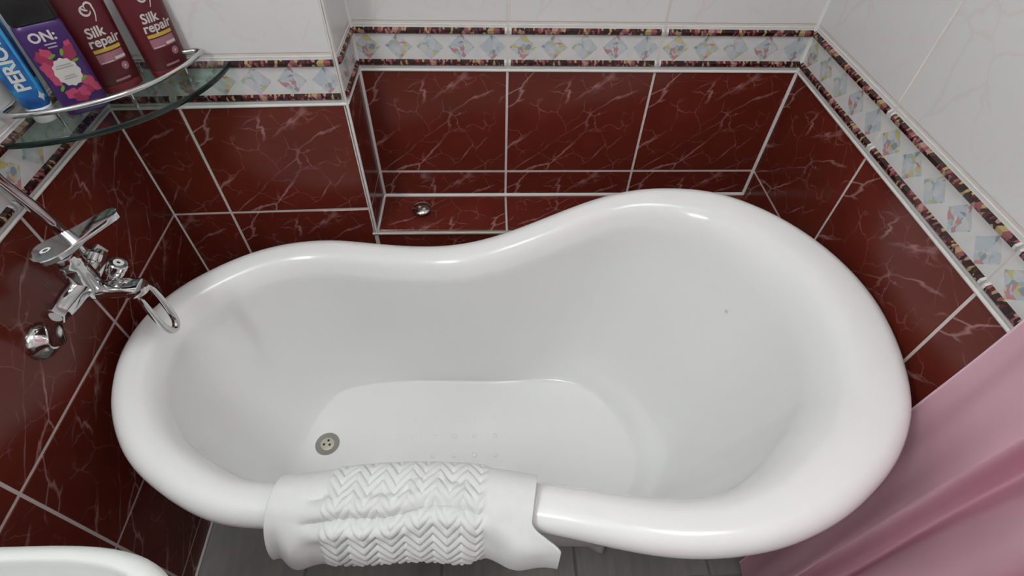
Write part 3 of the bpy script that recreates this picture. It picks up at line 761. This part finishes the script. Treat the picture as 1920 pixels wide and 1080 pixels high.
# toothpaste tube standing on its cap
t = thing('toothpaste_tube', 'blue toothpaste tube standing on its white cap on the glass shelf', 'tube', (-.737, -.357, SZ), face_rot((.55, -.83)))
obj('cap', lathe('cap', [(0, 0), (.0145, 0), (.0160, .002), (.0175, .022), (.016, .024), (0, .024)], seg=30), M['capwhite'], t)
pb = [(.0235, .0165, .0150), (.028, .0185, .0155), (.05, .0205, .0140), (.09, .0225, .0105), (.13, .0235, .0060), (.155, .024, .0016), (.165, .024, .0013)]
b = obj('body', body_mesh('body', pb, 2.2), M['blue'], t)
E = 2.2
P = lambda nm, pts, m, off=.0005: obj(nm, patch(nm, pts, pb, E, off), M[m], b)
M['psky'] = plain('print_sky', (.03, .30, .58), .4)
P('side_stripe', bar(.0130, .0185, .035, .150), 'psky')
P('side_band', bar(.0180, .0215, .065, .150, 6), 'navy', .0009)
obj('lettering', text_mesh('PERIOE', .0250, .000, .090, pb, E, rot=math.pi/2, bold=.0007, space=.95), M['pcream'], b)
P('sparkle', blob(.013, .040, .003, .006, 12, 4, .4), 'pwhite', .0009)

# ------------------------------------------------------------------ washbasin
wb = thing('washbasin', 'white ceramic washbasin with rounded corner at the left wall', 'washbasin', (0, 0, 0))
WZ = FL-.02
cx_, cy_, ax_, ay_ = -.541, -1.245, .234, .287
def wout(inset, n=96):
    out = []
    for k in range(n):
        t_ = 2*math.pi*k/n; e = 3.9
        x = (ax_-inset)*math.copysign(abs(math.cos(t_))**(2/e), math.cos(t_)); y = (ay_-inset)*math.copysign(abs(math.sin(t_))**(2/e), math.sin(t_))
        out.append((cx_+x, cy_+y))
    return out
W_ = []
for ins, dz in ((.13, -.19), (.11, -.18), (.07, -.13), (.035, -.075), (.012, -.035), (.002, -.018), (0, -.010), (.002, -.004), (.008, -.0005), (.0135, 0), (.0155, -.0012), (.0168, -.004), (.0185, -.012), (.0225, -.030), (.040, -.07), (.075, -.09), (.105, -.12), (.15, -.135), (.19, -.138)):
    W_.append([(x, y, WZ+dz) for x, y in wout(ins)])
obj('bowl', smooth_angle(fixn(rings('bowl', W_, cap0=True, cap1=True)), 60), M['ceramic'], wb)
obj('drain', lathe('drain', [(0, 0), (.022, 0), (.022, .003), (.015, .004), (0, .002)], origin=(cx_, cy_, WZ-.138)), M['chrome'], wb)

# ------------------------------------------------------------------ shower curtain
PLAN = [(.640, -.735), (.634, -.765), (.622, -.795), (.612, -.830), (.596, -.862), (.598, -.872), (.630, -.879), (.643, -.889), (.622, -.906), (.585, -.925), (.560, -.948), (.552, -.972), (.566, -.996), (.600, -1.010), (.622, -1.025), (.610, -1.045), (.575, -1.062), (.548, -1.085), (.555, -1.115), (.595, -1.135), (.615, -1.155), (.600, -1.18), (.56, -1.20), (.545, -1.23), (.565, -1.26), (.60, -1.28)]
NP, NZ = 220, 70
V = []; Fc = []
ztop, zbot = FL+1.06, .035
for j in range(NZ+1):
    z_ = ztop+(zbot-ztop)*j/NZ
    lowk = sm((FL-.12-z_)/.72)
    for i in range(NP+1):
        u = i/NP; q = crom(PLAN, min(u*(len(PLAN)-1), len(PLAN)-1.0001), closed=False)
        first = sm(1-u/.30)
        x = q[0]-(.055+.030*first)*lowk+.004*math.sin(z_*9+u*20); y = q[1]-(.030+.045*first)*lowk+.003*math.sin(z_*6+u*31)
        topk = sm((z_-FL-.55)/.5)
        tx_, ty_ = .645-.33*u, -.97+.028*math.sin(u*math.pi*15)
        V.append((x+(tx_-x)*topk, y+(ty_-y)*topk, z_))
for j in range(NZ):
    for i in range(NP):
        a = j*(NP+1)+i; Fc.append((a, a+1, a+NP+2, a+NP+1))
cu_ = thing('shower_curtain', 'translucent pink shower curtain hanging in folds at the right end of the tub', 'curtain', (0, 0, 0))
cm = obj('curtain_sheet', pyd('sheet', V, Fc, True), M['curtain'], cu_)
hem = [V[j*(NP+1)] for j in range(NZ+1)]
M['hem'] = plain('curtain_hem', (.86, .66, .72), .6)
obj('hem', tube('hem', hem, .0016, 8), M['hem'], cu_)
rod = thing('curtain_rod', 'chrome shower curtain rod spanning the room above the tub', 'rod', (0, 0, 0))
obj('tube', tube('tube', [(-.745, -.97, FL+1.09), (.652, -.97, FL+1.09)], .012, 16), M['chrome'], rod)
for k in range(8):
    x = .63-.043*k
    obj('ring', tube('ring', [(x, -.97+.019*math.cos(a), FL+1.085+.024*math.sin(a)) for a in [2*math.pi*q/20 for q in range(21)]], .0022, 8), M['chrome'], rod)
